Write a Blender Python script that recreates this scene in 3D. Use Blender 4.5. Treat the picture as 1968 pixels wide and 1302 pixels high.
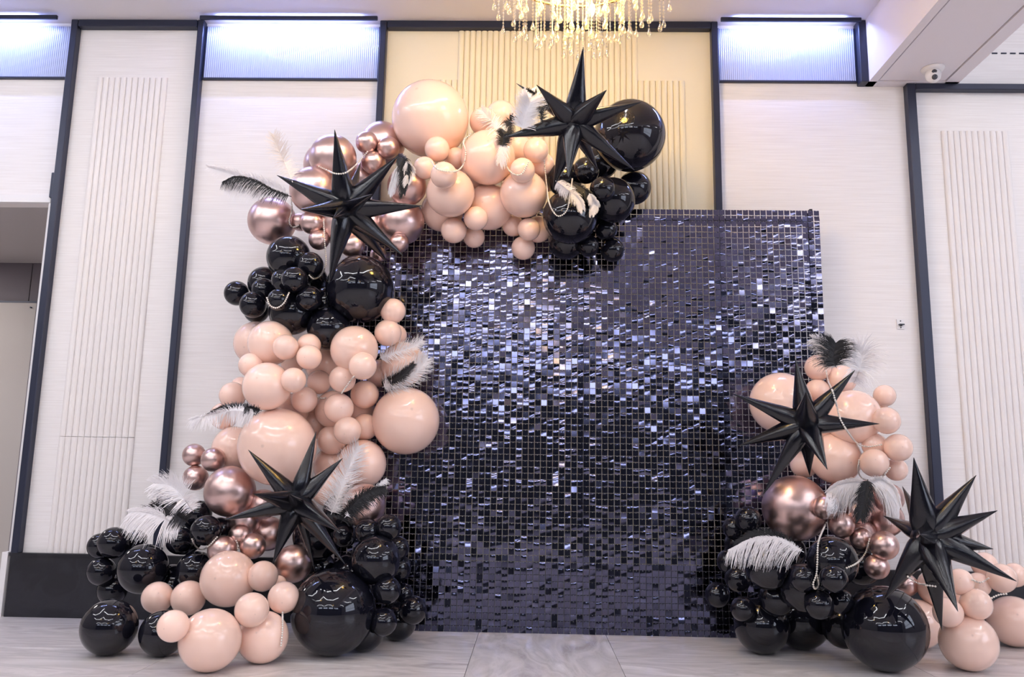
import bpy, bmesh, math, random
import numpy as np
from mathutils import Vector, Matrix, Quaternion

S = bpy.context.scene
for o in list(bpy.data.objects):
    bpy.data.objects.remove(o)
COL = S.collection

# ------------------------------------------------------------------ camera
FPX, PITCH, YAW, ROLL = 1578.0, 0.166, -0.0254, 0.0172
CAM = Vector((0.0, -4.2973, 0.7457))
FW = Vector((math.sin(YAW) * math.cos(PITCH), math.cos(YAW) * math.cos(PITCH), math.sin(PITCH)))
R0 = Vector((math.cos(YAW), -math.sin(YAW), 0.0))
U0 = R0.cross(FW)
RT = R0 * math.cos(ROLL) + U0 * math.sin(ROLL)
UP = -R0 * math.sin(ROLL) + U0 * math.cos(ROLL)
cam_data = bpy.data.cameras.new('camera')
cam_data.sensor_width = 36.0
cam_data.lens = FPX / 1968.0 * 36.0
cam_data.clip_start = 0.05
cam = bpy.data.objects.new('camera', cam_data)
COL.objects.link(cam)
cam.matrix_world = Matrix(((RT.x, UP.x, -FW.x, CAM.x), (RT.y, UP.y, -FW.y, CAM.y),
                           (RT.z, UP.z, -FW.z, CAM.z), (0, 0, 0, 1)))
S.camera = cam

# ------------------------------------------------------------------ light levels
LED_BAR = 32.0        # emission of the ceiling light bars
LED_COL = (0.915, 0.938, 0.98)
WASH_W = 9.0          # watts of each wall-washer strip in the light boxes
WASH_COL = (0.36, 0.46, 1.0)
CHAND_W = 12.0         # watts of each chandelier lamp
CHAND_COL = (1.0, 0.60, 0.13)
WIN = 5.0             # daylight behind the windows
FAR_BOX = 8.0         # light boxes of the far walls
world = bpy.data.worlds.new('world')
S.world = world
world.use_nodes = True
world.node_tree.nodes['Background'].inputs[0].default_value = (0.75, 0.82, 1.0, 1)
world.node_tree.nodes['Background'].inputs[1].default_value = 0.6
S.view_settings.view_transform = 'Standard'
S.view_settings.look = 'None'
S.view_settings.gamma = 1.0
S.view_settings.use_curve_mapping = False
S.view_settings.exposure = -0.1

# ------------------------------------------------------------------ helpers
def ray(px, py):
    return (FW + RT * ((px - 984.0) / FPX) - UP * ((py - 651.0) / FPX)).normalized()

def on_y(px, py, Y=0.0):
    d = ray(px, py)
    return CAM + d * ((Y - CAM.y) / d.y)

def at_t(px, py, t):
    return CAM + ray(px, py) * t

def mat(name, base=(0.8, 0.8, 0.8), rough=0.5, metal=0.0, coat=0.0, spec=0.5, **kw):
    m = bpy.data.materials.new(name)
    m.use_nodes = True
    p = m.node_tree.nodes['Principled BSDF']
    p.inputs['Base Color'].default_value = (*base, 1)
    p.inputs['Roughness'].default_value = rough
    p.inputs['Metallic'].default_value = metal
    p.inputs['Coat Weight'].default_value = coat
    p.inputs['Coat Roughness'].default_value = 0.04
    p.inputs['Specular IOR Level'].default_value = spec
    for k, v in kw.items():
        p.inputs[k.replace('_', ' ')].default_value = v
    return m

def nd(m, typ, **kw):
    n = m.node_tree.nodes.new(typ)
    for k, v in kw.items():
        if k in n.inputs:
            n.inputs[k].default_value = v
        else:
            setattr(n, k, v)
    return n

def lk(m, a, b):
    m.node_tree.links.new(a, b)

def bsdf(m):
    return m.node_tree.nodes['Principled BSDF']

def ramp(m, stops):
    r = m.node_tree.nodes.new('ShaderNodeValToRGB')
    e = r.color_ramp.elements
    e[0].position, e[0].color = stops[0][0], (*stops[0][1], 1)
    e[1].position, e[1].color = stops[-1][0], (*stops[-1][1], 1)
    for p_, c_ in stops[1:-1]:
        x = e.new(p_)
        x.color = (*c_, 1)
    return r

def noise_bump(m, scale, strength, dist=0.002, vec_scale=(1, 1, 1), detail=4.0):
    tc = nd(m, 'ShaderNodeTexCoord')
    mp = nd(m, 'ShaderNodeMapping')
    mp.inputs['Scale'].default_value = vec_scale
    n = nd(m, 'ShaderNodeTexNoise', Scale=scale, Detail=detail)
    b = nd(m, 'ShaderNodeBump', Strength=strength, Distance=dist)
    lk(m, tc.outputs['Object'], mp.inputs['Vector'])
    lk(m, mp.outputs['Vector'], n.inputs['Vector'])
    lk(m, n.outputs['Fac'], b.inputs['Height'])
    lk(m, b.outputs['Normal'], bsdf(m).inputs['Normal'])
    return n

# ------------------------------------------------------------------ materials
def wall_material():
    m = mat('linen_wallpaper', (0.80, 0.765, 0.755), 0.75, spec=0.25)
    tc = nd(m, 'ShaderNodeTexCoord')
    mp = nd(m, 'ShaderNodeMapping')
    mp.inputs['Scale'].default_value = (1.6, 1.0, 70.0)
    n = nd(m, 'ShaderNodeTexNoise', Scale=2.2, Detail=5.0)
    r = ramp(m, [(0.3, (0.775, 0.73, 0.71)), (0.7, (0.86, 0.82, 0.81))])
    b = nd(m, 'ShaderNodeBump', Strength=0.25, Distance=0.002)
    lk(m, tc.outputs['Object'], mp.inputs['Vector'])
    lk(m, mp.outputs['Vector'], n.inputs['Vector'])
    lk(m, n.outputs['Fac'], r.inputs['Fac'])
    lk(m, r.outputs['Color'], bsdf(m).inputs['Base Color'])
    lk(m, n.outputs['Fac'], b.inputs['Height'])
    lk(m, b.outputs['Normal'], bsdf(m).inputs['Normal'])
    return m

M_WALL = wall_material()
M_FLUTE = mat('fluted_plaster', (0.82, 0.77, 0.75), 0.6, spec=0.3)
M_CHAMP = mat('champagne_wallpaper', (0.80, 0.715, 0.54), 0.7, spec=0.25)
noise_bump(M_CHAMP, 2.2, 0.25, 0.002, (1.6, 1, 70))
M_CFLUTE = mat('champagne_fluting', (0.81, 0.715, 0.515), 0.55, spec=0.3)
M_CEIL = mat('ceiling_paint', (0.76, 0.725, 0.745), 0.8, spec=0.2)
M_BEAM = mat('beam_paint', (0.76, 0.71, 0.74), 0.7, spec=0.2)
M_DARK = mat('dark_metal_trim', (0.024, 0.028, 0.052), 0.38, metal=0.3)
noise_bump(M_DARK, 40, 0.05)
M_PLINTH = mat('black_stone_plinth', (0.016, 0.016, 0.020), 0.35)
def plinth_veins(m):
    tc = nd(m, 'ShaderNodeTexCoord')
    n = nd(m, 'ShaderNodeTexNoise', Scale=5.0, Detail=8.0, Distortion=1.2)
    r = ramp(m, [(0.45, (0.008, 0.008, 0.012)), (0.55, (0.015, 0.015, 0.021)), (0.75, (0.007, 0.007, 0.011))])
    lk(m, tc.outputs['Object'], n.inputs['Vector'])
    lk(m, n.outputs['Fac'], r.inputs['Fac'])
    lk(m, r.outputs['Color'], bsdf(m).inputs['Base Color'])
plinth_veins(M_PLINTH)
M_WHITE = mat('white_paint', (0.80, 0.77, 0.77), 0.5)
M_GREYC = mat('corridor_ceiling', (0.45, 0.42, 0.42), 0.8)
M_GREYW = mat('corridor_panelling', (0.14, 0.12, 0.14), 0.6)
M_DOOR = mat('grey_door', (0.50, 0.46, 0.44), 0.6)
M_FARW = mat('far_wall', (0.04, 0.045, 0.05), 0.7)
M_SIDEW = mat('side_wall', (0.32, 0.30, 0.31), 0.8)

def tile_material():
    m = mat('veined_floor_tile', (0.5, 0.47, 0.47), 0.22, spec=0.5)
    tc = nd(m, 'ShaderNodeTexCoord')
    oi = nd(m, 'ShaderNodeObjectInfo')
    mul = nd(m, 'ShaderNodeMath', operation='MULTIPLY')
    mul.inputs[1].default_value = 37.0
    cmb = nd(m, 'ShaderNodeCombineXYZ')
    add = nd(m, 'ShaderNodeVectorMath', operation='ADD')
    mp = nd(m, 'ShaderNodeMapping')
    mp.inputs['Scale'].default_value = (0.9, 3.4, 1.0)
    n1 = nd(m, 'ShaderNodeTexNoise', Scale=1.5, Detail=6.0, Distortion=1.4)
    n2 = nd(m, 'ShaderNodeTexNoise', Scale=5.5, Detail=9.0, Distortion=2.2)
    r1 = ramp(m, [(0.30, (0.50, 0.455, 0.445)), (0.46, (0.74, 0.69, 0.68)), (0.54, (0.60, 0.555, 0.545)), (0.70, (0.86, 0.82, 0.81))])
    r2 = ramp(m, [(0.44, (0, 0, 0)), (0.50, (1, 1, 1)), (0.56, (0, 0, 0))])
    mix = nd(m, 'ShaderNodeMix', data_type='RGBA')
    mix.inputs[7].default_value = (0.68, 0.64, 0.64, 1)
    fm = nd(m, 'ShaderNodeMath', operation='MULTIPLY')
    fm.inputs[1].default_value = 0.4
    lk(m, oi.outputs['Random'], mul.inputs[0])
    lk(m, mul.outputs[0], cmb.inputs[0]); lk(m, mul.outputs[0], cmb.inputs[1])
    lk(m, tc.outputs['Object'], add.inputs[0]); lk(m, cmb.outputs[0], add.inputs[1])
    lk(m, add.outputs[0], mp.inputs['Vector'])
    lk(m, mp.outputs[0], n1.inputs['Vector']); lk(m, mp.outputs[0], n2.inputs['Vector'])
    lk(m, n1.outputs['Fac'], r1.inputs['Fac']); lk(m, n2.outputs['Fac'], r2.inputs['Fac'])
    lk(m, r2.outputs['Color'], fm.inputs[0])
    lk(m, fm.outputs[0], mix.inputs[0]); lk(m, r1.outputs['Color'], mix.inputs[6])
    lk(m, mix.outputs[2], bsdf(m).inputs['Base Color'])
    return m
M_TILE = tile_material()
M_GROUT = mat('grout', (0.23, 0.21, 0.21), 0.8)

def balloon_material(name, base, rough, metal=0.0, coat=0.0, sss=0.0, crown=True, spec=0.5):
    m = mat(name, base, rough, metal, coat, spec)
    p = bsdf(m)
    if sss:
        p.inputs['Subsurface Weight'].default_value = sss
        p.inputs['Subsurface Radius'].default_value = (0.03, 0.015, 0.008)
        p.inputs['Subsurface Scale'].default_value = 0.6
    if crown:
        # the thicker rubber at the crown shows as a small darker spot; the film is denser towards the neck
        tc = nd(m, 'ShaderNodeTexCoord')
        ds = nd(m, 'ShaderNodeVectorMath', operation='DISTANCE')
        ds.inputs[1].default_value = (0, 0, -1)
        oi = nd(m, 'ShaderNodeObjectInfo')
        r = ramp(m, [(0.015, tuple(c * 0.84 for c in base)), (0.06, base), (1.0, base)])
        hv = nd(m, 'ShaderNodeHueSaturation')
        vr = nd(m, 'ShaderNodeMapRange')
        vr.inputs['To Min'].default_value = 0.93
        vr.inputs['To Max'].default_value = 1.06
        lk(m, tc.outputs['Object'], ds.inputs[0])
        lk(m, ds.outputs['Value'], r.inputs['Fac'])
        lk(m, oi.outputs['Random'], vr.inputs['Value'])
        lk(m, vr.outputs[0], hv.inputs['Value'])
        lk(m, r.outputs['Color'], hv.inputs['Color'])
        lk(m, hv.outputs['Color'], p.inputs['Base Color'])
    return m

M_PEACH = balloon_material('peach_latex', (0.94, 0.655, 0.54), 0.2, coat=0.4)
M_BLACK = balloon_material('black_latex', (0.006, 0.006, 0.011), 0.055, coat=0.0, crown=False)
M_ROSE = balloon_material('rose_gold_chrome_latex', (0.68, 0.49, 0.455), 0.32, metal=1.0, crown=False)
M_FOIL = mat('black_foil', (0.005, 0.005, 0.009), 0.10, coat=0.0, spec=0.5)
def foil_wrinkles(m):
    tc = nd(m, 'ShaderNodeTexCoord')
    mp = nd(m, 'ShaderNodeMapping')
    mp.inputs['Scale'].default_value = (14, 14, 3.0)
    n = nd(m, 'ShaderNodeTexNoise', Scale=1.8, Detail=3.0, Distortion=0.6)
    b = nd(m, 'ShaderNodeBump', Strength=0.07, Distance=0.03)
    lk(m, tc.outputs['Object'], mp.inputs['Vector']); lk(m, mp.outputs[0], n.inputs['Vector'])
    lk(m, n.outputs['Fac'], b.inputs['Height']); lk(m, b.outputs['Normal'], bsdf(m).inputs['Normal'])
foil_wrinkles(M_FOIL)
M_SEQ = mat('black_mirror_sequin', (0.125, 0.125, 0.205), 0.08, metal=1.0)
M_PIN = mat('clear_plastic', (0.75, 0.75, 0.8), 0.3)
def lattice_material():
    m = bpy.data.materials.new('clear_lattice_plastic')
    m.use_nodes = True
    nt = m.node_tree
    nt.nodes.clear()
    out = nd(m, 'ShaderNodeOutputMaterial')
    tr = nd(m, 'ShaderNodeBsdfTransparent')
    df = nd(m, 'ShaderNodeBsdfDiffuse')
    df.inputs[0].default_value = (0.85, 0.83, 0.88, 1)
    mx = nd(m, 'ShaderNodeMixShader')
    mx.inputs[0].default_value = 0.32
    lk(m, tr.outputs[0], mx.inputs[1]); lk(m, df.outputs[0], mx.inputs[2]); lk(m, mx.outputs[0], out.inputs[0])
    return m
M_LATT = lattice_material()
M_FRAME = mat('black_steel_frame', (0.02, 0.02, 0.025), 0.4, metal=0.5)
M_FW = mat('white_ostrich', (0.86, 0.82, 0.83), 0.8, spec=0.2)
M_FB = mat('black_ostrich', (0.012, 0.011, 0.014), 0.55)
M_FC = mat('cream_ostrich', (0.85, 0.74, 0.66), 0.8, spec=0.2)
M_PEARL = mat('pearl', (0.82, 0.76, 0.70), 0.18, coat=0.5)
M_GOLD = mat('brass', (0.75, 0.52, 0.22), 0.25, metal=1.0)
def crystal_material():
    m = bpy.data.materials.new('crystal')
    m.use_nodes = True
    nt = m.node_tree; nt.nodes.clear()
    out = nd(m, 'ShaderNodeOutputMaterial')
    tr = nd(m, 'ShaderNodeBsdfTransparent'); tl = nd(m, 'ShaderNodeBsdfTranslucent'); gl = nd(m, 'ShaderNodeBsdfGlossy')
    tr.inputs[0].default_value = (0.97, 0.95, 0.9, 1); tl.inputs[0].default_value = (1, 0.97, 0.9, 1); gl.inputs['Roughness'].default_value = 0.08
    fr = nd(m, 'ShaderNodeLayerWeight'); fr.inputs['Blend'].default_value = 0.35
    m1 = nd(m, 'ShaderNodeMixShader'); m1.inputs[0].default_value = 0.2
    m2 = nd(m, 'ShaderNodeMixShader')
    lk(m, tr.outputs[0], m1.inputs[1]); lk(m, tl.outputs[0], m1.inputs[2])
    lk(m, fr.outputs['Facing'], m2.inputs[0]); lk(m, m1.outputs[0], m2.inputs[1]); lk(m, gl.outputs[0], m2.inputs[2])
    lk(m, m2.outputs[0], out.inputs[0])
    return m
M_CRYSTAL = crystal_material()
M_BULB = mat('warm_bulb', (1, 0.8, 0.5), 0.5)
bsdf(M_BULB).inputs['Emission Color'].default_value = (1.0, 0.72, 0.36, 1)
bsdf(M_BULB).inputs['Emission Strength'].default_value = 30.0
def emis(name, col, s):
    m = mat(name, (0.8, 0.8, 0.8), 0.5)
    bsdf(m).inputs['Emission Color'].default_value = (*col, 1)
    bsdf(m).inputs['Emission Strength'].default_value = s
    return m
M_LED = emis('led_diffuser', LED_COL, LED_BAR)
M_WIN = emis('daylight_glazing', (0.72, 0.80, 1.0), WIN)
M_FBX = emis('lit_reeded_glass', (0.72, 0.80, 1.0), FAR_BOX)
M_LENS = mat('black_lens', (0.03, 0.03, 0.045), 0.15, coat=0.5)
M_REED = mat('reeded_glass', (0.42, 0.46, 0.62), 0.22, coat=0.5)

# ------------------------------------------------------------------ mesh building
class MB:
    def __init__(s):
        s.v = []; s.f = []
    def add(s, v, f):
        k = len(s.v)
        s.v += [tuple(p) for p in v]
        s.f += [tuple(i + k for i in q) for q in f]
        return s
    def box(s, x0, x1, y0, y1, z0, z1):
        v = [(x, y, z) for x in (x0, x1) for y in (y0, y1) for z in (z0, z1)]
        f = [(0, 1, 3, 2), (4, 6, 7, 5), (0, 4, 5, 1), (2, 3, 7, 6), (0, 2, 6, 4), (1, 5, 7, 3)]
        return s.add(v, f)
    def obox(s, c, ax, ay, az):
        c = Vector(c); v = []
        for i in (-1, 1):
            for j in (-1, 1):
                for k in (-1, 1):
                    v.append(c + Vector(ax) * i + Vector(ay) * j + Vector(az) * k)
        f = [(0, 1, 3, 2), (4, 6, 7, 5), (0, 4, 5, 1), (2, 3, 7, 6), (0, 2, 6, 4), (1, 5, 7, 3)]
        return s.add(v, f)
    def rings(s, rings, closed=True, cap=True):
        n = len(rings[0]); k = len(s.v)
        for r in rings:
            s.v += [tuple(p) for p in r]
        for i in range(len(rings) - 1):
            for j in range(n if closed else n - 1):
                a = k + i * n + j; b = k + i * n + (j + 1) % n
                s.f.append((a, b, b + n, a + n))
        if cap:
            s.f.append(tuple(k + j for j in reversed(range(n))))
            s.f.append(tuple(k + (len(rings) - 1) * n + j for j in range(n)))
        return s
    def tube(s, pts, r, n=8, r1=None):
        pts = [Vector(p) for p in pts]; rs = []
        r1 = r if r1 is None else r1
        up = Vector((0.13, -0.9, 0.3))
        for i, p in enumerate(pts):
            t = (pts[min(i + 1, len(pts) - 1)] - pts[max(i - 1, 0)]).normalized()
            a = t.cross(up).normalized(); b = t.cross(a)
            rr = r + (r1 - r) * i / max(1, len(pts) - 1)
            rs.append([p + (a * math.cos(2 * math.pi * j / n) + b * math.sin(2 * math.pi * j / n)) * rr for j in range(n)])
        return s.rings(rs)
    def lathe(s, prof, n=16, c=(0, 0, 0)):
        rs = [[(c[0] + r * math.cos(2 * math.pi * j / n), c[1] + r * math.sin(2 * math.pi * j / n), c[2] + z) for j in range(n)] for r, z in prof]
        return s.rings(rs)
    def mesh(s, name, m, smooth=False):
        me = bpy.data.meshes.new(name)
        me.from_pydata(s.v, [], s.f)
        bm = bmesh.new(); bm.from_mesh(me); bmesh.ops.recalc_face_normals(bm, faces=bm.faces); bm.to_mesh(me); bm.free()
        if m: me.materials.append(m)
        if smooth: me.polygons.foreach_set('use_smooth', [True] * len(me.polygons))
        me.update()
        return me
    def build(s, name, m, parent=None, smooth=False, **tags):
        return link(name, s.mesh(name, m, smooth), parent, **tags)

def link(name, me, parent=None, loc=None, rot=None, scale=None, **tags):
    o = bpy.data.objects.new(name, me)
    COL.objects.link(o)
    if loc is not None: o.location = loc
    if rot is not None:
        if isinstance(rot, Quaternion):
            o.rotation_mode = 'QUATERNION'; o.rotation_quaternion = rot
        else:
            o.rotation_euler = rot
    if scale is not None:
        o.scale = (scale, scale, scale) if isinstance(scale, (int, float)) else scale
    if parent is not None: o.parent = parent
    for k, v in tags.items(): o[k] = v
    return o

def empty(name, loc=(0, 0, 0), **tags):
    o = bpy.data.objects.new(name, None)
    o.empty_display_size = 0.05
    COL.objects.link(o)
    o.location = loc
    for k, v in tags.items(): o[k] = v
    return o

def struct(name, mb, m, parent=None, smooth=False):
    o = mb.build(name, m, parent, smooth)
    if parent is None: o['kind'] = 'structure'
    return o

rng = random.Random(7)
H = 3.27

# ------------------------------------------------------------------ room shell
YB, XL, XR = -9.5, -6.0, 5.2
b = MB(); b.box(XL, XR, YB, 2.2, -0.08, -0.006)
floor = struct('floor', b, M_GROUT)
# tiles: a middle run along the room, crosswise rows on both sides
LT, WT = 1.22, 0.61
tile_long = MB().box(-LT / 2 + .0012, LT / 2 - .0012, -WT / 2 + .0012, WT / 2 - .0012, -0.006, 0.0).mesh('tile', M_TILE)
def tile(x, y, rz=0.0):
    link('tile', tile_long, floor, (x, y, 0), (0, 0, rz))
for i in range(7):
    tile(0.065, 1.17 - LT * (i + 0.5) + 0.0, math.pi / 2)
for k in range(5):
    for j in range(14):
        x = -0.24 - LT * (k + 0.5)
        tile(x, 1.733 - WT * (j + 0.5))
        x = 0.37 + LT * (k + 0.5)
        tile(x, 1.19 - WT * (j + 0.5))
# back wall, left of the opening post to the right side; opening for the corridor at the left
OPX, OPZ = -2.675, 2.205
b = MB()
b.box(OPX, 1.82, 0.0, 0.12, 0.0, H)
b.box(1.82, XR, 0.0, 0.12, 0.0, 3.12)
b.box(XL, OPX, 0.0, 0.12, OPZ, H)
b.box(XL, -5.5, 0.0, 0.12, 0.0, OPZ)
struct('wall_back', b, M_WALL)
b = MB(); b.box(-0.8425, 0.9725, -0.002, 0.0, 0.3, 3.23)
struct('wall_back_centre', b, M_CHAMP)
b = MB(); b.box(XL, 1.82, YB, 0.12, H, H + 0.1)
struct('ceiling', b, M_CEIL)
b = MB(); b.box(2.31, XR, YB, 0.3, 3.62, 3.72); b.box(1.82, XR, 0.12, 0.3, 3.12, 3.7)
struct('ceiling_tray', b, M_CEIL)
b = MB(); b.box(XL - 0.1, XL, YB, 2.2, 0, 3.7)
struct('wall_left', b, M_SIDEW)
b = MB(); b.box(XR, XR + 0.1, YB, 0.12, 0, 3.7)
struct('wall_right', b, M_SIDEW)
b = MB(); b.box(XL, XR, YB - 0.1, YB, 0, 3.7)
struct('wall_front', b, M_FARW)

# ceiling beam with a recessed field on its underside
b = MB()
bx0, bx1, bz = 1.82, 2.31, 2.907
b.box(bx0, bx1, YB, 0.0, bz + 0.012, 3.75)
b.box(bx0, bx0 + 0.045, YB, 0.0, bz, bz + 0.012)
b.box(bx1 - 0.075, bx1, YB, 0.0, bz, bz + 0.012)
b.box(bx0, bx1, -0.06, 0.0, bz, bz + 0.012)
b.box(bx0 + .055, bx1 - 0.085, YB, -0.07, bz + 0.004, bz + 0.013)
struct('ceiling_beam', b, M_BEAM)

# corridor behind the opening
CZ = 2.295
b = MB(); b.box(-5.6, OPX + 0.1, 0.12, 1.8, CZ, CZ + 0.04); b.box(-5.6, OPX, 0.118, 0.122, OPZ, CZ)
struct('ceiling_corridor', b, M_GREYC)
b = MB()
b.box(-5.6, OPX + 0.1, 1.75, 1.85, 0, 2.3)
b.box(OPX, OPX + 0.1, 0.12, 1.8, 0, CZ)
b.box(-5.7, -5.6, 0.12, 1.8, 0, CZ)
struct('wall_corridor', b, M_DOOR)
b = MB()
for k in range(8):
    b.box(-5.56 + 0.345 * k, -5.56 + 0.345 * k + 0.338, 1.735, 1.75, 1.992, CZ)
struct('trim_30', b, M_GREYW)
d1 = MB().box(-4.62, -3.745, 1.70, 1.745, 0.04, 1.975).build('door_1', M_DOOR, kind='structure')
MB().box(-4.66, -3.745, 1.71, 1.748, 1.975, 1.992).build('door_head', M_DARK, d1)
MB().box(-3.735, -3.69, 1.67, 1.749, 0.0, 1.992).build('door_jamb', M_GREYW, d1)
MB().lathe([(0.006, 0), (0.006, 0.012)], 10).build('peephole', M_DARK, d1).matrix_world = Matrix.Translation((-3.79, 1.70, 1.94)) @ Matrix.Rotation(math.pi / 2, 4, 'X')
cl = bpy.data.lights.new('corridor_fill', 'AREA'); cl.size = 0.5; cl.energy = 17.0; cl.color = (1, 0.93, 0.88)  # added fill, out of view: brightens the corridor ceiling and door
co = bpy.data.objects.new('corridor_fill', cl); COL.objects.link(co); co.location = (-4.6, 0.9, CZ - 0.01)
b = MB(); b.box(-5.5, OPX + 0.004, -0.012, 0.02, OPZ - 0.012, OPZ + 0.03); b.box(OPX - 0.008, OPX + 0.004, -0.004, 0.125, 0.3, OPZ)
b.box(OPX - 0.022, OPX + 0.008, -0.035, 0.125, 0.0, 0.318)
struct('trim_1', b, M_WHITE)

# dark trim posts and rails
n = [1]
def trim(*boxes):
    n[0] += 1
    b = MB()
    for q in boxes: b.box(*q)
    o = struct('trim_%d' % n[0], b, M_DARK)
    bv = o.modifiers.new('edge', 'BEVEL'); bv.width = 0.003; bv.segments = 1
PD = -0.046
trim((-2.648, -2.610, PD, 0, 0.315, H), (-2.672, -2.648, -0.03, 0, 2.215, 2.36))
trim((-1.920, -1.884, PD, 0, 0.315, H))
trim((-0.882, -0.845, PD, 0, 0.315, H))
trim((0.974, 1.010, PD, 0, 0.315, H))
trim((1.777, 1.820, PD - 0.02, 0, 2.905, H))
trim((2.030, 2.078, PD, 0, 0.315, 2.907), (2.078, XR, PD, 0, 2.872, 2.907))
trim((-2.607, -1.925, PD, 0, 3.228, H)); trim((-0.842, 0.972, PD, 0, 3.228, H))
trim((XL, -2.69, -0.116, -0.100, 3.232, 3.256)); trim((-1.882, -0.884, -0.116, -0.100, 3.232, 3.256)); trim((1.012, 1.777, -0.116, -0.100, 3.232, 3.256))

# black plinth under the panels
b = MB(); b.box(-2.655, XR, -0.030, 0.0, 0.0, 0.300); b.box(-2.66, XR, -0.036, 0.0, 0.300, 0.315)
struct('baseboard_back', b, M_PLINTH)

# reeded light boxes with a wall-washer strip behind the top rail
def light_box(x0, x1, label, wx0=None, wx1=None):
    z0, z1 = 2.932, 3.245
    t = empty('light_box', (0.5 * (x0 + x1), 0, z0), label=label, category='light', group='reeded light boxes along the top of the wall')
    o = t.location
    g = MB(); nr = int((x1 - x0) / 0.0115)
    top, bot = [], []
    for i in range(nr * 3 + 1):
        x = x0 + (x1 - x0) * i / (nr * 3)
        y = -0.010 - 0.0025 * abs(math.sin(math.pi * i / 3))
        top.append((x - o.x, y, z1 - o.z)); bot.append((x - o.x, y, 0.0))
    g.rings([bot, top], closed=False, cap=False)
    g.build('reeded_glass', M_REED, t)
    MB().box(x0 - o.x, x1 - o.x, -0.020, 0.0, -0.009, 0.0).build('lower_rail', M_DARK, t)
    MB().box(x0 - o.x, x0 - o.x + 0.006, -0.018, 0.0, 0, z1 - o.z).build('side_rail', M_DARK, t)
    MB().box(x1 - o.x - 0.006, x1 - o.x, -0.018, 0.0, 0, z1 - o.z).build('side_rail', M_DARK, t)
    ld = bpy.data.lights.new('led_strip', 'AREA')
    ld.shape = 'RECTANGLE'; ld.size = (wx1 or x1) - (wx0 or x0) - 0.10; ld.size_y = 0.012
    ld.energy = WASH_W * ld.size; ld.color = WASH_COL
    lo = bpy.data.objects.new('led_strip', ld); COL.objects.link(lo); lo.parent = t
    lo.location = (0.5 * ((wx0 or x0) + (wx1 or x1)) - o.x, -0.085, z1 - o.z + 0.004)
    lo.rotation_euler = (math.radians(4), 0, 0)
    # strip that leaks up on to the ceiling
    l2 = bpy.data.lights.new('led_strip', 'AREA')
    l2.shape = 'RECTANGLE'; l2.size = ld.size * 0.9; l2.size_y = 0.02
    l2.energy = WASH_W * ld.size * 0.35; l2.color = WASH_COL
    lo = bpy.data.objects.new('led_strip', l2); COL.objects.link(lo); lo.parent = t
    lo.location = (0.5 * ((wx0 or x0) + (wx1 or x1)) - o.x, -0.085, z1 - o.z + 0.007)
    lo.rotation_euler = (math.radians(155), 0, 0)
light_box(-1.880, -0.886, 'reeded glass light box between the second and third dark posts')
light_box(1.014, 1.775, 'reeded glass light box at right, beside the ceiling beam')
light_box(-3.9, -2.65, 'reeded glass light box at the left edge, above the corridor opening', -3.9, -2.72)

# fluted panels
flute_cache = {}
def fluted(x0, x1, tops, z0, label, pitch=0.0325, splits=(), fm=None):
    nf = max(1, round((x1 - x0) / pitch)); w = (x1 - x0) / nf
    t = empty('fluted_panel', (x0, -0.003 if fm else -0.001, z0), label=label, category='wall panel', group='cream fluted wall panels')
    for i in range(nf):
        xc = x0 + w * (i + 0.5)
        zt = next(z for lim, z in tops if xc <= lim)
        key = (round(w, 4), round(zt, 3), round(z0, 3), bool(fm))
        if key not in flute_cache:
            m_ = MB(); n_ = 6
            cs = [(-w / 2, 0.0)] + [(-(w / 2) * math.cos(math.pi * j / n_) * 0.97, -0.003 - 0.010 * math.sin(math.pi * j / n_)) for j in range(n_ + 1)] + [(w / 2, 0.0)]
            zs = [0.0] + [s_ - z0 for s_ in splits if s_ < zt] + [zt - z0]
            for za, zb in zip(zs[:-1], zs[1:]):
                m_.rings([[(x, y, za) for x, y in cs], [(x, y, zb - (0.002 if zb != zs[-1] else 0)) for x, y in cs]])
            flute_cache[key] = m_.mesh('flute', fm or M_FLUTE)
        link('flute', flute_cache[key], t, (xc - x0, 0, 0))
fluted(-2.483, -2.083, [(9, 2.935)], 0.316, 'fluted panel behind the left garland, between the first two dark posts', splits=(0.912,))
fluted(-0.570, 0.828, [(-0.446, 2.93), (0.568, 3.226), (9, 2.93)], 0.316, 'wide stepped champagne fluted panel under the chandelier', fm=M_CFLUTE)
fluted(2.218, 2.578, [(9, 2.647)], 0.316, 'fluted panel at the right edge of the wall')

# slot line and reeded strip high on the right wall
b = MB()
for i in range(60):
    b.box(2.33 + i * 0.05, 2.36 + i * 0.05, -0.004, 0.0, 3.105, 3.112)
struct('trim_20', b, M_DARK)
b = MB(); b.box(2.31, XR, 0.01, 0.118, 3.115, 3.62)
struct('wall_high', b, M_WALL)

# ------------------------------------------------------------------ lamps of the hall behind the camera
bar = MB().box(-0.66, 0.66, -0.035, 0.035, -0.03, 0.0).mesh('light_bar', M_LED)
def chevron(x, y, z, rz, label):
    t = empty('ceiling_light', (x, y, z), label=label, category='light', group='chevron light bars on the hall ceiling')
    t.rotation_euler = (0, 0, rz)
    link('light_bar', bar, t, (0, 0, 0))
    link('light_bar', bar, t, (0.66 + 0.41, 0.52, 0), (0, 0, math.radians(52)))
    link('light_bar', bar, t, (-0.66 - 0.41, 0.52, 0), (0, 0, math.radians(-52)))
for i, y in enumerate((-2.4, -4.7, -7.3)):
    for j, x in enumerate((-4.0, -0.8, 3.8)):
        chevron(x, y, (H if x < 1.8 else 3.62) - 0.001, math.radians((12, -8, 170)[i] + 6 * j),
                'white chevron light, row %s from the wall, %s' % (('first', 'second', 'third')[i], ('left', 'middle', 'right')[j]))

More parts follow.
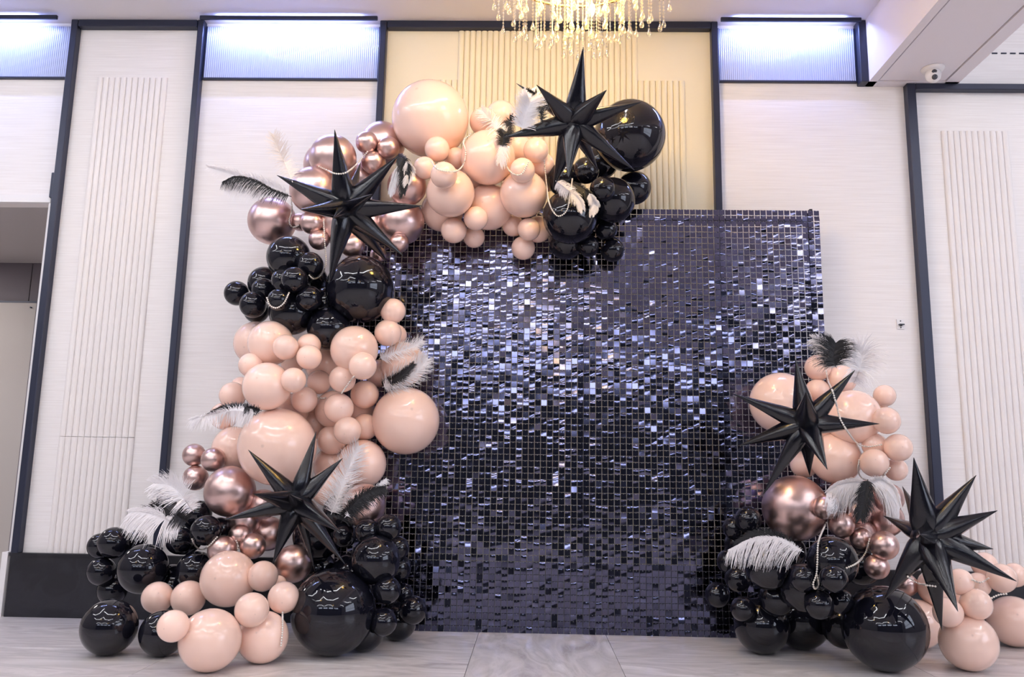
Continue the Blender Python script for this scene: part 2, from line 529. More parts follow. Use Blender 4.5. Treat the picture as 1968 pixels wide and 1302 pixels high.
# tall daylight windows in the right wall, light boxes in the far wall
def window(idx, y0, y1, z0, z1):
    g = MB().box(XR - 0.03, XR - 0.01, y0, y1, z0, z1).build('window_%d' % idx, M_WIN, kind='structure')
    f = MB(); k = 8
    for i in range(k + 1):
        y = y0 + (y1 - y0) * i / k
        f.box(XR - 0.06, XR - 0.03, y - 0.02, y + 0.02, z0, z1)
    for z in (z0, z0 + (z1 - z0) * 0.35, z1):
        f.box(XR - 0.06, XR - 0.03, y0 - 0.03, y1 + 0.03, z - 0.03, z + 0.03)
    f.build('window_frame', M_DARK, g)
window(1, -6.6, -2.8, 1.0, 3.0)
for i in range(4):
    x = -5.4 + 2.3 * i
    t = MB().box(x, x + 1.7, YB + 0.004, YB + 0.03, 2.7, 3.1).build('light_box', M_FBX,
        label='lit reeded panel on the hall wall behind the camera, ' + ('far left', 'left of middle', 'right of middle', 'far right')[i], category='light')

# ------------------------------------------------------------------ chandeliers
drop_me = MB().lathe([(0.0004, 0.0), (0.0035, -0.006), (0.0085, -0.019), (0.0105, -0.027), (0.0085, -0.034), (0.0006, -0.0385)], 10).mesh('crystal_drop', M_CRYSTAL, True)
strand_cache = {}
def strand_mesh(L):
    k = round(L, 2)
    if k not in strand_cache:
        m_ = MB()
        z = 0.0
        while z < k - 0.001:
            m_.lathe([(0.0006, -z), (0.0048, -z - 0.006), (0.0006, -z - 0.012)], 6)
            z += 0.0155
        m_.tube([(0, 0, 0), (0.0, 0, -k)], 0.0007, 4)
        strand_cache[k] = m_.mesh('crystal_strand', M_CRYSTAL, False)
    return strand_cache[k], k
def chandelier(x, y, zc, label, full=True):
    t = empty('chandelier', (x, y, zc), label=label, category='chandelier', group=None or 'crystal chandeliers of the hall')
    MB().lathe([(0.09, 0), (0.09, -0.02), (0.03, -0.035), (0.012, -0.05), (0.012, -0.32)], 20).build('canopy', M_GOLD, t, True)
    for rr, zz in ((0.36, -0.40), (0.27, -0.36), (0.15, -0.33)):
        m_ = MB(); m_.tube([(rr * math.cos(a * math.pi / 24), rr * math.sin(a * math.pi / 24), zz) for a in range(49)], 0.007, 6)
        m_.build('ring', M_GOLD, t, True)
    m_ = MB()
    for a in range(6):
        q = a * math.pi / 3
        m_.tube([(0, 0, -0.31), (0.36 * math.cos(q), 0.36 * math.sin(q), -0.40)], 0.005, 6)
    m_.build('arms', M_GOLD, t, True)
    bulb = MB().lathe([(0.002, 0.0), (0.010, -0.01), (0.012, -0.03), (0.006, -0.05), (0.001, -0.06)], 10).mesh('bulb', M_BULB, True)
    for k in range(7):
        q = k * 2 * math.pi / 7 + 0.3
        rr = 0.17 if k else 0.0
        link('bulb', bulb, t, (rr * math.cos(q), rr * math.sin(q), -0.46 - 0.05 * (k % 2)))
    ld = bpy.data.lights.new('lamp_glow', 'POINT'); ld.energy = CHAND_W * (3 if full else 0.5); ld.color = CHAND_COL; ld.shadow_soft_size = 0.12
    lo = bpy.data.objects.new('lamp_glow', ld); COL.objects.link(lo); lo.parent = t; lo.location = (0, 0, -0.56)
    if not full: return
    r_ = random.Random(3)
    zb = zc
    for rr, cnt, z_top, z_bot in ((0.365, 32, -0.40, -0.66), (0.30, 30, -0.38, -0.70), (0.245, 28, -0.36, -0.725), (0.18, 24, -0.34, -0.755), (0.11, 18, -0.33, -0.765), (0.05, 9, -0.33, -0.77)):
        for k in range(cnt):
            q = 2 * math.pi * (k + r_.random() * 0.6) / cnt
            ra = rr * (1 + 0.05 * r_.uniform(-1, 1))
            L = (z_top - z_bot) - r_.random() ** 1.4 * 0.10 - 0.038
            me, L = strand_mesh(L)
            s = link('crystal_strand', me, t, (ra * math.cos(q), ra * math.sin(q), z_top))
            link('crystal_drop', drop_me, s, (0, 0, -L))
chandelier(0.177, -1.20, H, 'crystal drop chandelier glowing warm above the backdrop')
chandelier(-2.6, -4.1, H, 'plain ring chandelier in the left part of the hall', False)
chandelier(0.3, -6.3, H, 'plain ring chandelier in the far middle of the hall', False)

# ------------------------------------------------------------------ camera on the beam, small bracket on the wall
t = empty('security_camera', (2.098, -0.20, bz + 0.004), label='white twin-lens security camera under the ceiling beam', category='camera')
MB().lathe([(0.058, 0.0), (0.058, -0.006), (0.050, -0.016), (0.036, -0.02)], 28).build('mounting_base', M_WHITE, t, True)
MB().lathe([(0.002, 0.0), (0.026, -0.004), (0.037, -0.02), (0.040, -0.038), (0.034, -0.060), (0.018, -0.074), (0.001, -0.078)], 24).build('ball_housing', M_WHITE, t, True)
lens = MB().lathe([(0.014, 0.0), (0.014, 0.006), (0.010, 0.009), (0.002, 0.010)], 16).mesh('lens', M_LENS, True)
for dz in (-0.022, -0.050):
    dirv = Vector((-0.25, -0.85, -0.35)).normalized()
    link('lens', lens, t, Vector((0, 0, -0.037 + (dz + 0.036) * 1.0)) + dirv * 0.033, dirv.to_track_quat('Z', 'Y'))
t = empty('wall_bracket', (1.934, 0, 1.568), label='small white metal bracket screwed to the wall right of the backdrop', category='bracket')
MB().box(-0.019, 0.019, -0.006, 0, -0.026, 0.026).build('plate', M_WHITE, t)
MB().box(-0.012, 0.014, -0.022, -0.006, -0.006, 0.0).build('hook', M_LENS, t)
MB().lathe([(0.007, 0), (0.005, 0.012), (0.001, 0.014)], 10).build('knob', M_LENS, t, True).matrix_local = Matrix.Translation((0, -0.006, -0.006)) @ Matrix.Rotation(math.pi / 2, 4, 'X')
scr = MB().lathe([(0.0035, 0), (0.003, 0.003), (0.001, 0.0035)], 8).mesh('screw', M_LENS, True)
for dz in (0.017, -0.018):
    link('screw', scr, t, (0, -0.006, dz), (math.pi / 2, 0, 0))

# ------------------------------------------------------------------ shimmer backdrop
BY, BXR, BH = -0.164, 1.479, 2.1336
CELL = BH / 70.0
NC, NR = 80, 70
BXL = BXR - NC * CELL
bd = empty('shimmer_backdrop', (BXL, BY, 0), label='large black sequin shimmer wall standing between the two balloon garlands', category='backdrop')
fr = MB()
FY = 0.022
for x in (0.03, NC * CELL / 2, NC * CELL - 0.05):
    fr.box(x - 0.012, x + 0.012, FY - 0.012, FY + 0.012, 0, BH - 0.01)
for z in (0.02, BH - 0.055):
    fr.box(0.03, NC * CELL - 0.05, FY - 0.012, FY + 0.012, z - 0.012, z + 0.012)
fr.box(NC * CELL - 0.045, NC * CELL - 0.03, FY - 0.012, FY + 0.012, BH - 0.02, BH + 0.012)
fr.build('frame', M_FRAME, bd)
# clear lattice panels of ten by ten cells
lat = MB(); w = 0.0011
for i in range(11):
    lat.box(i * CELL - w, i * CELL + w, 0.0, 0.0012, 0, 10 * CELL)
for j in range(11):
    lat.box(0, 10 * CELL, 0.0, 0.0012, j * CELL - w + (w if j == 0 else 0), j * CELL + w - (w if j == 10 else 0))
lat_me = lat.mesh('lattice_panel', M_LATT)
pins = MB()
for i in range(10):
    for j in range(10):
        x = (i + 0.5) * CELL; z = (j + 1) * CELL - 0.0035
        pins.box(x - 0.0012, x + 0.0012, -0.005, 0.0, z - 0.0012, z + 0.0012)
pin_me = pins.mesh('pins', M_PIN)
for i in range(8):
    for j in range(7):
        q = link('lattice_panel', lat_me, bd, (i * 10 * CELL, 0.004, j * 10 * CELL))
        link('pins', pin_me, q, (0, 0, 0), kind='stuff')
# a sequin: square with a notch at the top where it hangs, slightly bowed; variants share meshes
def sequin_geo(bow, twist):
    hw = 0.0134; ht = 0.0278
    xs = [-hw, -hw * 0.45, -hw * 0.2, 0.0, hw * 0.2, hw * 0.45, hw]
    zs = [0.0, -ht * 0.16, -ht * 0.5, -ht]
    v = []
    for a, z in enumerate(zs):
        for i, x in enumerate(xs):
            zz = z - (0.0034 if a == 0 and i == 3 else 0)
            u = -z / ht
            y = -bow * math.sin(math.pi * u) - twist * (x / hw) * u
            v.append((x, y, zz))
    f = []
    nx = len(xs)
    for a in range(len(zs) - 1):
        for i in range(nx - 1):
            k = a * nx + i
            f.append((k, k + nx, k + nx + 1, k + 1))
    return v, f
geos = [sequin_geo(bw, tw) for bw, tw in ((0.0, 0.0), (0.0003, 0.0), (-0.0003, 0.0003), (0.0009, -0.0005), (0.0016, 0.0006), (-0.0011, 0.0011), (0.0022, -0.0013))]
seq_mes = []
for v, f in geos:
    seq_mes.append(MB().add(v, f).mesh('sequin', M_SEQ, True))
rs = random.Random(11)
coltilt = [rs.gauss(0, 0.8) for _ in range(NC)]
seq = []
for i in range(NC):
    for j in range(NR):
        x = (i + 0.5) * CELL; z = (j + 1) * CELL - 0.0018
        g = rs.choices(range(7), (8, 6, 5, 3, 2, 2, 1))[0]
        tilt = abs(rs.gauss(0, 1.9)) * (1 if rs.random() < 0.8 else -0.6) + 0.5 * coltilt[i]
        if rs.random() < 0.05: tilt += rs.uniform(4, 10)
        yaw = rs.gauss(0, 1.6)
        roll = rs.gauss(0, 0.9)
        if rs.random() < 0.03: roll += rs.uniform(-5, 5)
        seq.append((i, j, x, z, g, math.radians(tilt), math.radians(yaw), math.radians(roll)))
NEAR = lambda i, j: 37 <= i <= 60 and 3 <= j <= 14
cnt = 0
vv, ff = [], []
for i, j, x, z, g, a, c_, r_ in seq:
    M4 = Matrix.Translation((x, -0.0035, z)) @ Matrix.Rotation(c_, 4, 'Z') @ Matrix.Rotation(r_, 4, 'Y') @ Matrix.Rotation(-a, 4, 'X')
    if NEAR(i, j) and cnt < 290:
        cnt += 1
        o = link('sequin', seq_mes[g], bd)
        o.matrix_local = M4
    else:
        v, f = geos[g]
        k = len(vv)
        vv += [tuple(M4 @ Vector(p)) for p in v]
        ff += [tuple(q + k for q in t_) for t_ in f]
me = bpy.data.meshes.new('sequin_field')
me.from_pydata(vv, [], ff); me.materials.append(M_SEQ)
me.polygons.foreach_set('use_smooth', [True] * len(me.polygons)); me.update()
link('sequin_field', me, bd, kind='stuff')

# ------------------------------------------------------------------ balloons
def balloon_mesh(name, m, sx=1.0):
    mb = MB(); rings = []
    N, K = 40, 26
    for k in range(1, K):
        th = math.pi * k / K
        z = -math.cos(th); r = math.sin(th)
        if z > 0.55:                      # draws in towards the neck
            u = (z - 0.55) / 0.45
            z = 0.55 + 0.45 * u + 0.10 * u * u
            r *= (1 - 0.10 * u * u)
        rings.append([(r * math.cos(2 * math.pi * j / N), r * math.sin(2 * math.pi * j / N), z) for j in range(N)])
    rings.append([(0.045 * math.cos(2 * math.pi * j / N), 0.045 * math.sin(2 * math.pi * j / N), 1.12) for j in range(N)])
    rings.append([(0.07 * math.cos(2 * math.pi * j / N), 0.07 * math.sin(2 * math.pi * j / N), 1.16) for j in range(N)])
    mb.rings(rings)
    # crown cap: replace the flat first cap by a fan
    k = len(mb.v); mb.v.append((0, 0, -1.0)); mb.f = [q for q in mb.f if len(q) != N or 0 not in q]
    for j in range(N): mb.f.append((k, (j + 1) % N, j))
    return mb.mesh(name, m, True)
BM = {'K': balloon_mesh('balloon', M_BLACK), 'P': balloon_mesh('balloon', M_PEACH), 'R': balloon_mesh('balloon', M_ROSE)}
CN = {'K': 'glossy black', 'P': 'peach', 'R': 'rose gold chrome'}
# colour, centre x, y, radius (photo pixels), layer (0 front .. 3 back, F = rests on the floor), place
A_ = 'rose gold cluster at the upper left bend'
TABLE = []
def grp(name, y_lim, rows):
    for r in rows: TABLE.append((name, y_lim) + r)
grp('rose gold and black balloons of the upper left bend', -0.21, [
 ('R', 735, 277, 44, 2, 'at the top, tucked against the huge peach one'),
 ('R', 705, 274, 22, 0, 'above the right spike side, left of the topmost chrome pair'),
 ('R', 746, 284, 22, 1, 'touching the lower left of the huge peach balloon'),
 ('R', 718, 312, 24, 0, 'lowest of the three small chrome ones below the topmost'),
 ('R', 640, 304, 46, 1, 'behind the upright spike of the upper left star'),
 ('R', 629, 318, 46, 3, 'peeking out left behind the one at the upright spike'),
 ('R', 602, 366, 46, 1, 'under the upper left spike of the upper left star'),
 ('R', 523, 425, 47, 2, 'sticking out at the far left below the striped feather'),
 ('R', 599, 428, 23, 1, 'just below the short left spike of the upper left star'),
 ('R', 577, 427, 18, 2, 'beside the pearl loop at the far left chrome balloon'),
 ('R', 613, 461, 20, 1, 'under the upper left star, beside the long pearl strand'),
 ('R', 677, 472, 24, 2, 'peeking between the two lower spikes of the upper left star'),
 ('R', 727, 490, 16, 2, 'below the right lower spike of the upper left star'),
 ('R', 767, 467, 19, 0, 'at the tip of the lower right spike of the star'),
 ('R', 771, 427, 45, 2, 'lower right of the upper left star, against the sequins'),
 ('R', 782, 358, 38, 2, 'behind the black and white feather, left of the peach ones'),
 ('R', 712, 436, 36, 3, 'hidden deep behind the right spikes of the upper left star'),
 ('R', 690, 345, 34, 3, 'hidden between the upright and the upper right spike'),
 ('R', 655, 430, 44, 3, 'hidden deep behind the hub of the upper left star'),
])
grp('black balloons of the upper left column', -0.21, [
 ('K', 555, 495, 43, 1, 'right below the far left chrome balloon'),
 ('K', 596, 510, 26, 0, 'wrapped by the bottom of the long pearl strand'),
 ('K', 566, 538, 26, 0, 'in the middle of the upper left black cluster'),
 ('K', 546, 540, 25, 1, 'half hidden left of the middle one of the black cluster'),
 ('K', 508, 544, 32, 2, 'behind the two small ones sticking out left'),
 ('K', 507, 558, 24, 1, 'between the two leftmost and the middle of the black cluster'),
 ('K', 455, 564, 24.5, 0, 'sticking out furthest left of the upper black cluster'),
 ('K', 486, 586, 26, 0, 'second from the left, low, in the upper black cluster'),
 ('K', 493, 597, 25, 2, 'peeking out below the second from the left'),
 ('K', 594, 574, 25, 0, 'just left of the huge black one of the column'),
 ('K', 561, 601, 44, 2, 'above the pale peach balloons, under the pearl hook'),
 ('K', 536, 577, 22, 1, 'inside the short pearl hook of the black cluster'),
 ('K', 692, 556, 66, 1, 'below the upper left star, edging the sequins'),
 ('K', 632, 632, 42, 2, 'at the centre below the huge black one'),
 ('K', 588, 545, 44, 3, 'deep behind in the upper left black cluster'),
 ('K', 625, 590, 40, 3, 'shaded, deep behind left of the huge black one'),
])
grp('peach balloons of the left column', -0.21, [
 ('P', 681, 672, 46, 2, 'directly below the huge black balloon'),
 ('P', 520, 660, 44, 2, 'at the left edge under the black cluster'),
 ('P', 492, 660, 43, 3, 'peeking out furthest left under the black cluster'),
 ('P', 482, 702, 24, 1, 'at the left edge below the furthest left large one'),
 ('P', 549, 668, 25, 0, 'upper left one of the pair under the black balloons'),
 ('P', 594, 664, 23, 1, 'tucked behind the pair under the black balloons'),
 ('P', 594, 687, 24.5, 0, 'lower right one of the pair under the black balloons'),
 ('P', 562, 699, 22, 2, 'half hidden below the pair under the black balloons'),
 ('P', 513, 743, 47, 1, 'left of the small trio in the middle of the column'),
 ('P', 564, 731, 24.5, 0, 'upper left of the small trio in the middle'),
 ('P', 613, 735, 23.5, 1, 'right of the small trio in the middle, set back'),
 ('P', 585, 769, 26, 0, 'bottom of the small trio, above the huge peach one'),
 ('P', 658, 729, 26, 1, 'crossed by the diagonal pearl strand'),
 ('P', 697, 704, 27, 0, 'topmost of the two where the diagonal pearls start'),
 ('P', 701, 759, 27.5, 0, 'lower of the two right of the diagonal pearls'),
 ('P', 730, 718, 27, 1, 'between the pearl pair and the fluffy feather'),
 ('P', 755, 598, 24.5, 1, 'right of the huge black one, against the sequins'),
 ('P', 745.5, 640, 26, 0, 'below the one beside the huge black balloon'),
 ('P', 760, 645, 22, 2, 'peeking right from behind at the sequins edge'),
 ('P', 775, 700, 43, 1, 'covered by the fluffy white feather at the sequins'),
 ('P', 780, 809, 65, 1, 'bulging out over the sequins at right'),
 ('P', 651, 785, 29, 0, 'above the overlapping trio left of the bulging one'),
 ('P', 641, 788, 37, 2, 'behind the trio left of the bulging one'),
 ('P', 692, 790, 30, 3, 'deep behind, beside the bulging one over the sequins'),
 ('P', 638, 846, 29, 1, 'left of the overlapping trio at the star tip'),
 ('P', 668, 828, 27, 0, 'front centre of the overlapping trio'),
 ('P', 701, 821, 26, 1, 'right of the overlapping trio, below the bulging one'),
 ('P', 696, 892, 47, 1, 'behind the tall white feather near the lower star'),
 ('P', 533, 859, 76, 0, 'huge, above the lower left star'),
 ('P', 450, 862, 43, 2, 'left of the huge one, above the chrome balloons'),
 ('P', 447, 760, 26, 1, 'at the left edge above the black and white feather'),
 ('P', 462, 742, 18, 2, 'smallest, at the left edge high above the feather'),
 ('P', 430, 800, 27, 2, 'beneath the black and white feather at the left edge'),
 ('P', 640, 895, 38, 3, 'shaded, deep behind the upper spikes of the lower star'),
 ('P', 630, 704, 42, 3, 'deep behind in the centre of the peach cluster'),
 ('P', 603, 812, 34, 3, 'deep behind, right of the huge one of the column'),
 ('P', 632, 938, 36, 3, 'shaded, deep behind the tall white feather base'),
 ('P', 560, 790, 34, 3, 'deep behind, above the huge one of the column'),
])
grp('rose gold balloons of the lower left', -0.25, [
 ('R', 373, 875, 22.5, 1, 'top left of the trio at the left edge'),
 ('R', 410, 884, 24, 0, 'top right of the trio at the left edge'),
 ('R', 376, 919, 25, 0, 'bottom of the trio at the left edge'),
 ('R', 442, 945, 50, 1, 'below the trio, left of the lower star'),
 ('R', 505, 970, 30, 2, 'behind the left spikes of the lower star'),
 ('R', 462, 1031, 24, 2, 'back one of three above the front peach balloons'),
 ('R', 486, 1050, 25.5, 1, 'right one of three above the front peach balloons'),
 ('R', 427, 1058, 29, 1, 'left one of three above the front peach balloons'),
 ('R', 564, 1084, 37, 2, 'beneath the lower spikes of the lower star'),
 ('R', 515, 1026, 34, 3, 'shaded, behind the long left spike of the lower star'),
 ('R', 700, 972, 42, 2, 'dark, behind the black feather near the sequins'),
 ('R', 468, 1000, 34, 3, 'deep behind under the large chrome one'),
])
grp('black balloons of the left foot', -0.25, [
 ('K', 210, 1206, 56.5, 'F', 'resting on the floor at the far left'),
 ('K', 312, 1218, 46, 'F', 'on the floor, second from the far left'),
 ('K', 641, 1176, 84, 'F', 'on the floor at the right end of the left garland'),
 ('K', 700, 1211, 42, 'F', 'on the floor, peeking from behind the huge round one'),
 ('K', 765, 1195, 37, 'F', 'on the floor at the sequins edge of the left foot'),
 ('K', 219, 1044, 32, 0, 'topmost at the far left end'),
 ('K', 193, 1050, 26, 2, 'peeking left behind the topmost at the far left'),
 ('K', 195, 1099, 28.5, 1, 'leftmost, just above the far left floor balloon'),
 ('K', 275, 1094, 50, 1, 'above the second floor balloon at the left end'),
 ('K', 262, 1040, 22, 2, 'between the far left end and the white feather tips'),
 ('K', 216, 1134, 30, 2, 'shaded, wedged above the far left floor balloon'),
 ('K', 345, 1040, 27, 1, 'under the lower white feather of the left foot'),
 ('K', 381, 988, 27, 1, 'topmost beside the white feather of the left foot'),
 ('K', 396, 1020, 30, 0, 'cradled by the pearl loop of the left foot'),
 ('K', 422, 1016, 22, 2, 'behind the pearl loop, left of the long star spike'),
 ('K', 377, 1098, 39, 2, 'above the small peach pair of the left foot'),
 ('K', 320, 972, 20, 2, 'half covered by the black feather of the left foot'),
 ('K', 330, 1130, 46, 3, 'deep behind in the middle of the left foot'),
 ('K', 722, 1077, 48, 1, 'right of the lower star, above the small ones'),
 ('K', 747, 1014, 25, 1, 'topmost of the right side of the left foot'),
 ('K', 764, 1054, 23, 2, 'at the sequins, second from the top'),
 ('K', 744, 1135, 27, 0, 'right beside the huge round one on the floor'),
 ('K', 737, 1196, 27, 0, 'low down right of the huge round floor balloon'),
 ('K', 774, 1142, 21, 2, 'behind the rightmost one of the left foot'),
 ('K', 793, 1173, 28, 0, 'rightmost of the left foot, over the sequins'),
 ('K', 662, 1030, 24, 1, 'at the right tip of the lower left star'),
 ('K', 706, 1022, 25, 2, 'below the black feather near the sequins'),
 ('K', 764, 1092, 27, 3, 'deep behind at the sequins, third from the top'),
 ('K', 610, 1095, 36, 3, 'deep behind the lowest spikes of the lower star'),
 ('K', 610, 1030, 48, 3, 'deep behind the right spikes of the lower star'),
 ('K', 655, 985, 36, 3, 'deep behind the foot of the tall white feather'),
 ('K', 425, 1105, 46, 3, 'deep behind the front peach group'),
 ('K', 355, 1030, 38, 3, 'deep behind the white feathers of the left foot'),
 ('K', 680, 1110, 48, 3, 'deep behind the huge round floor balloon'),
])
grp('peach balloons of the left foot', -0.55, [
 ('P', 404, 1231, 62, 'F', 'front most, on the floor at the left foot'),
 ('P', 505, 1225, 51, 'F', 'on the floor, with the hanging pearl strand'),
 ('P', 439, 1113, 55, 1, 'crowning the front peach group of the left foot'),
 ('P', 302.5, 1149, 31.5, 0, 'leftmost of the front peach group'),
 ('P', 362, 1150, 34.5, 0, 'second from left in the front peach group'),
 ('P', 333, 1204, 32, 1, 'left and above the front most floor balloon'),
 ('P', 505, 1108, 30, 0, 'upper right of the front peach group, below the star'),
 ('P', 545, 1149, 31, 0, 'rightmost of the front group, pearls hanging below'),
 ('P', 484, 1173, 34, 0, 'centre right of the front peach group'),
 ('P', 534, 1124, 18, 2, 'wedged behind the two at the upper right of the group'),
])
grp('peach balloons of the top arch', -0.21, [
 ('P', 827, 229, 75, 1, 'huge, at the top left of the arch'),
 ('P', 840, 287, 24.5, 0, 'on the lower right face of the huge one'),
 ('P', 875, 305, 21.5, 1, 'right of the three below the huge one'),
 ('P', 816, 323, 22, 1, 'left of the three below the huge one'),
 ('P', 853, 337, 26, 0, 'with the pearl loop, below the huge one'),
 ('P', 865.5, 371, 47, 1, 'below the pearl loop, left half of the arch'),
 ('P', 938, 303, 53, 1, 'centre of the arch, beneath the white feather'),
 ('P', 930, 234, 28, 2, 'right of the huge one, under the wispy feather tip'),
 ('P', 963, 222, 29, 3, 'highest behind the two feathers in the middle'),
 ('P', 1030, 289, 24.5, 0, 'topmost of the three left of the black balloons'),
 ('P', 1043, 316, 22.5, 1, 'right of the three left of the black balloons'),
 ('P', 1004, 328, 24.5, 0, 'lowest left of the three, with a pearl swag'),
 ('P', 1006, 373, 46, 1, 'left of the hanging pearl strand'),
 ('P', 940, 398, 45, 2, 'behind, at the middle of the lower arch edge'),
 ('P', 850, 405, 41, 2, 'behind, at the left of the lower arch edge'),
 ('P', 872, 443, 25, 0, 'leftmost of the three on the lower edge'),
 ('P', 914.5, 420, 23.5, 0, 'topmost of the three on the lower edge'),
 ('P', 911, 456, 21, 1, 'lowest of the left three on the lower edge'),
 ('P', 986, 434, 21, 1, 'left of the right three on the lower edge'),
 ('P', 1016.5, 441, 22, 0, 'centre of the right three on the lower edge'),
 ('P', 1005.5, 477, 23, 1, 'hanging lowest of the whole arch'),
 ('P', 1034, 441, 26, 2, 'behind the right three, touching the black ones'),
 ('P', 993, 285, 30, 2, 'behind the left spike of the arch star'),
 ('P', 1047, 340, 30, 3, 'shaded, wedged beside the black balloons of the arch'),
 ('P', 905, 335, 34, 3, 'deep behind in the left centre of the arch'),
])
grp('black balloons of the top arch', -0.21, [
 ('K', 1210, 261, 70, 1, 'huge, at the right end of the arch'),
 ('K', 1126, 328, 26, 0, 'below the arch star, above the white feather'),
 ('K', 1158, 364, 25, 0, 'in the middle of the arch end cluster'),
 ('K', 1177, 385, 44, 1, 'right side of the arch end cluster'),
 ('K', 1219, 361, 33, 2, 'rightmost, below the huge one of the arch'),
 ('K', 1096, 417, 53, 1, 'carrying the white feather at the arch end'),
 ('K', 1165, 441, 22, 0, 'right of the feathered one, at the sequins'),
 ('K', 1177, 481, 23, 0, 'lowest of the arch end over the sequins'),
 ('K', 1131, 473, 21, 1, 'second lowest of the arch end cluster'),
 ('K', 1088, 466, 34, 2, 'behind, under the feathered one of the arch'),
 ('K', 1155, 312, 34, 3, 'deep behind between the star and the huge one'),
 ('K', 1085, 345, 34, 3, 'deep behind the lower spikes of the arch star'),
 ('K', 1142, 408, 32, 3, 'deep behind in the arch end cluster'),
])
grp('peach balloons of the right garland', -0.21, [
 ('P', 1500, 775, 60, 1, 'left of the upper right star, over the sequins'),
 ('P', 1572, 707, 26, 1, 'topmost, below the black feather of the right garland'),
 ('P', 1617, 730, 29, 1, 'right of the topmost, with pearls at its left'),
 ('P', 1571, 752, 24, 0, 'between the top spikes of the upper right star'),
 ('P', 1640, 802, 54, 2, 'behind the right spike of the upper right star'),
 ('P', 1700, 761, 22, 2, 'upper one at the right edge of the right garland'),
 ('P', 1704, 809, 27, 2, 'lower one at the right edge of the right garland'),
 ('P', 1688, 790, 20, 3, 'between the two at the right edge, set back'),
 ('P', 1681, 857, 25, 1, 'circled from below by the long pearl curve'),
 ('P', 1726, 861, 28, 0, 'furthest right, above the tall spike tip'),
 ('P', 1680, 890, 28.5, 0, 'front one with a pearl loop, above the feathers'),
 ('P', 1606, 882, 50, 1, 'below the right arm of the upper right star'),
 ('P', 1545, 893, 27, 3, 'shaded, behind the lower spikes of the upper star'),
 ('P', 1570, 820, 40, 3, 'deep behind the core of the upper right star'),
])
grp('rose gold balloons of the right garland', -0.25, [
 ('R', 1528, 977, 64.5, 1, 'very large, above the drooping white feather'),
 ('R', 1585, 976, 24, 0, 'left of the white and black feathers'),
 ('R', 1617, 1009, 26, 1, 'below the feathers, where the pearls drop'),
 ('R', 1650, 985, 24, 2, 'partly covered by the black feather'),
 ('R', 1655, 1036, 22, 1, 'left of the brightest small one'),
 ('R', 1699, 1049, 29, 0, 'brightest, left of the lower right star'),
 ('R', 1685, 1090, 25, 1, 'above the huge black floor balloon'),
 ('R', 1702, 998, 36, 3, 'dark, deep behind the lower right star'),
 ('R', 1742, 1125, 23, 2, 'behind the lower left spike of the lower right star'),
 ('R', 1645, 1030, 40, 3, 'deep behind the small chrome ones'),
 ('R', 1668, 958, 36, 3, 'deep behind the black and white feathers'),
 ('R', 1622, 952, 32, 3, 'hidden behind the white feather left of the black one'),
 ('R', 1708, 958, 30, 3, 'hidden behind the white feather right of the black one'),
])
grp('black balloons of the right foot', -0.25, [
 ('K', 1700, 1208, 85, 'F', 'on the floor in the middle of the right foot'),
 ('K', 1540, 1192, 58, 'F', 'on the floor, second from the sequins'),
 ('K', 1464, 1203, 55, 'F', 'on the floor next to the sequins'),
 ('K', 1438, 999, 26, 1, 'topmost at the left, beside the chrome one'),
 ('K', 1410, 1016, 22, 2, 'behind the topmost at the left'),
 ('K', 1418, 1113, 26, 0, 'below the drooping white feather, at left'),
 ('K', 1379, 1144, 25, 1, 'leftmost, sticking out over the sequins'),
 ('K', 1428, 1171, 25, 0, 'on the face of the floor balloon at the sequins'),
 ('K', 1475, 1092, 43, 1, 'beneath the drooping white feather'),
 ('K', 1402, 1080, 25, 2, 'under the left end of the drooping feather'),
 ('K', 1544, 1113, 27, 0, 'left of the doubled pearl loop'),
 ('K', 1602, 1113, 28, 0, 'right of the doubled pearl loop'),
 ('K', 1600, 1080, 50, 1, 'between the two hanging pearl strands'),
 ('K', 1574, 1163, 29, 0, 'directly under the doubled pearl loop'),
 ('K', 1616, 1156, 25, 1, 'left of the huge floor balloon, at mid height'),
 ('K', 1492, 1150, 36, 3, 'deep behind above the left floor balloons'),
 ('K', 1425, 1048, 34, 3, 'deep behind at the left of the right foot'),
 ('K', 1622, 1205, 44, 3, 'deep behind left of the huge floor balloon'),
 ('K', 1655, 1085, 42, 3, 'deep behind, above the huge floor balloon'),
 ('K', 1545, 1130, 48, 3, 'deep behind in the middle of the right foot'),
 ('K', 1510, 1060, 40, 3, 'deep behind below the very large chrome one'),
])
grp('peach balloons of the right foot', -0.25, [
 ('P', 1861, 1235, 58, 'F', 'on the floor under the small pair at right'),
 ('P', 1948, 1195, 52, 'F', 'on the floor, cut by the right edge'),
 ('P', 1763, 1200, 50, 'F', 'behind the huge black floor balloon'),
 ('P', 1822, 1178, 30, 0, 'at the lowest spike tip of the lower right star'),
 ('P', 1876, 1162, 32, 0, 'right of the one at the lowest spike tip'),
 ('P', 1845, 1119, 27, 0, 'right of the lower spike, topmost of the small ones'),
 ('P', 1925, 1112, 30, 1, 'behind the tip of the longest right spike'),
 ('P', 1950, 1106, 25, 2, 'at the right edge beyond the longest spike tip'),
 ('P', 1892, 1086, 26, 2, 'above the longest right spike'),
 ('P', 1880, 1125, 25, 2, 'ringed by a short pearl strand below the spike'),
 ('P', 1850, 1150, 34, 3, 'deep behind the small ones of the right foot'),
 ('P', 1800, 1130, 38, 3, 'shaded, deep behind the lower spikes of the far right star'),
])
grp('peach balloons of the right garland', -0.42, [
 ('P', 1722, 903, 23, 2, 'half hidden below the furthest right one'),
])

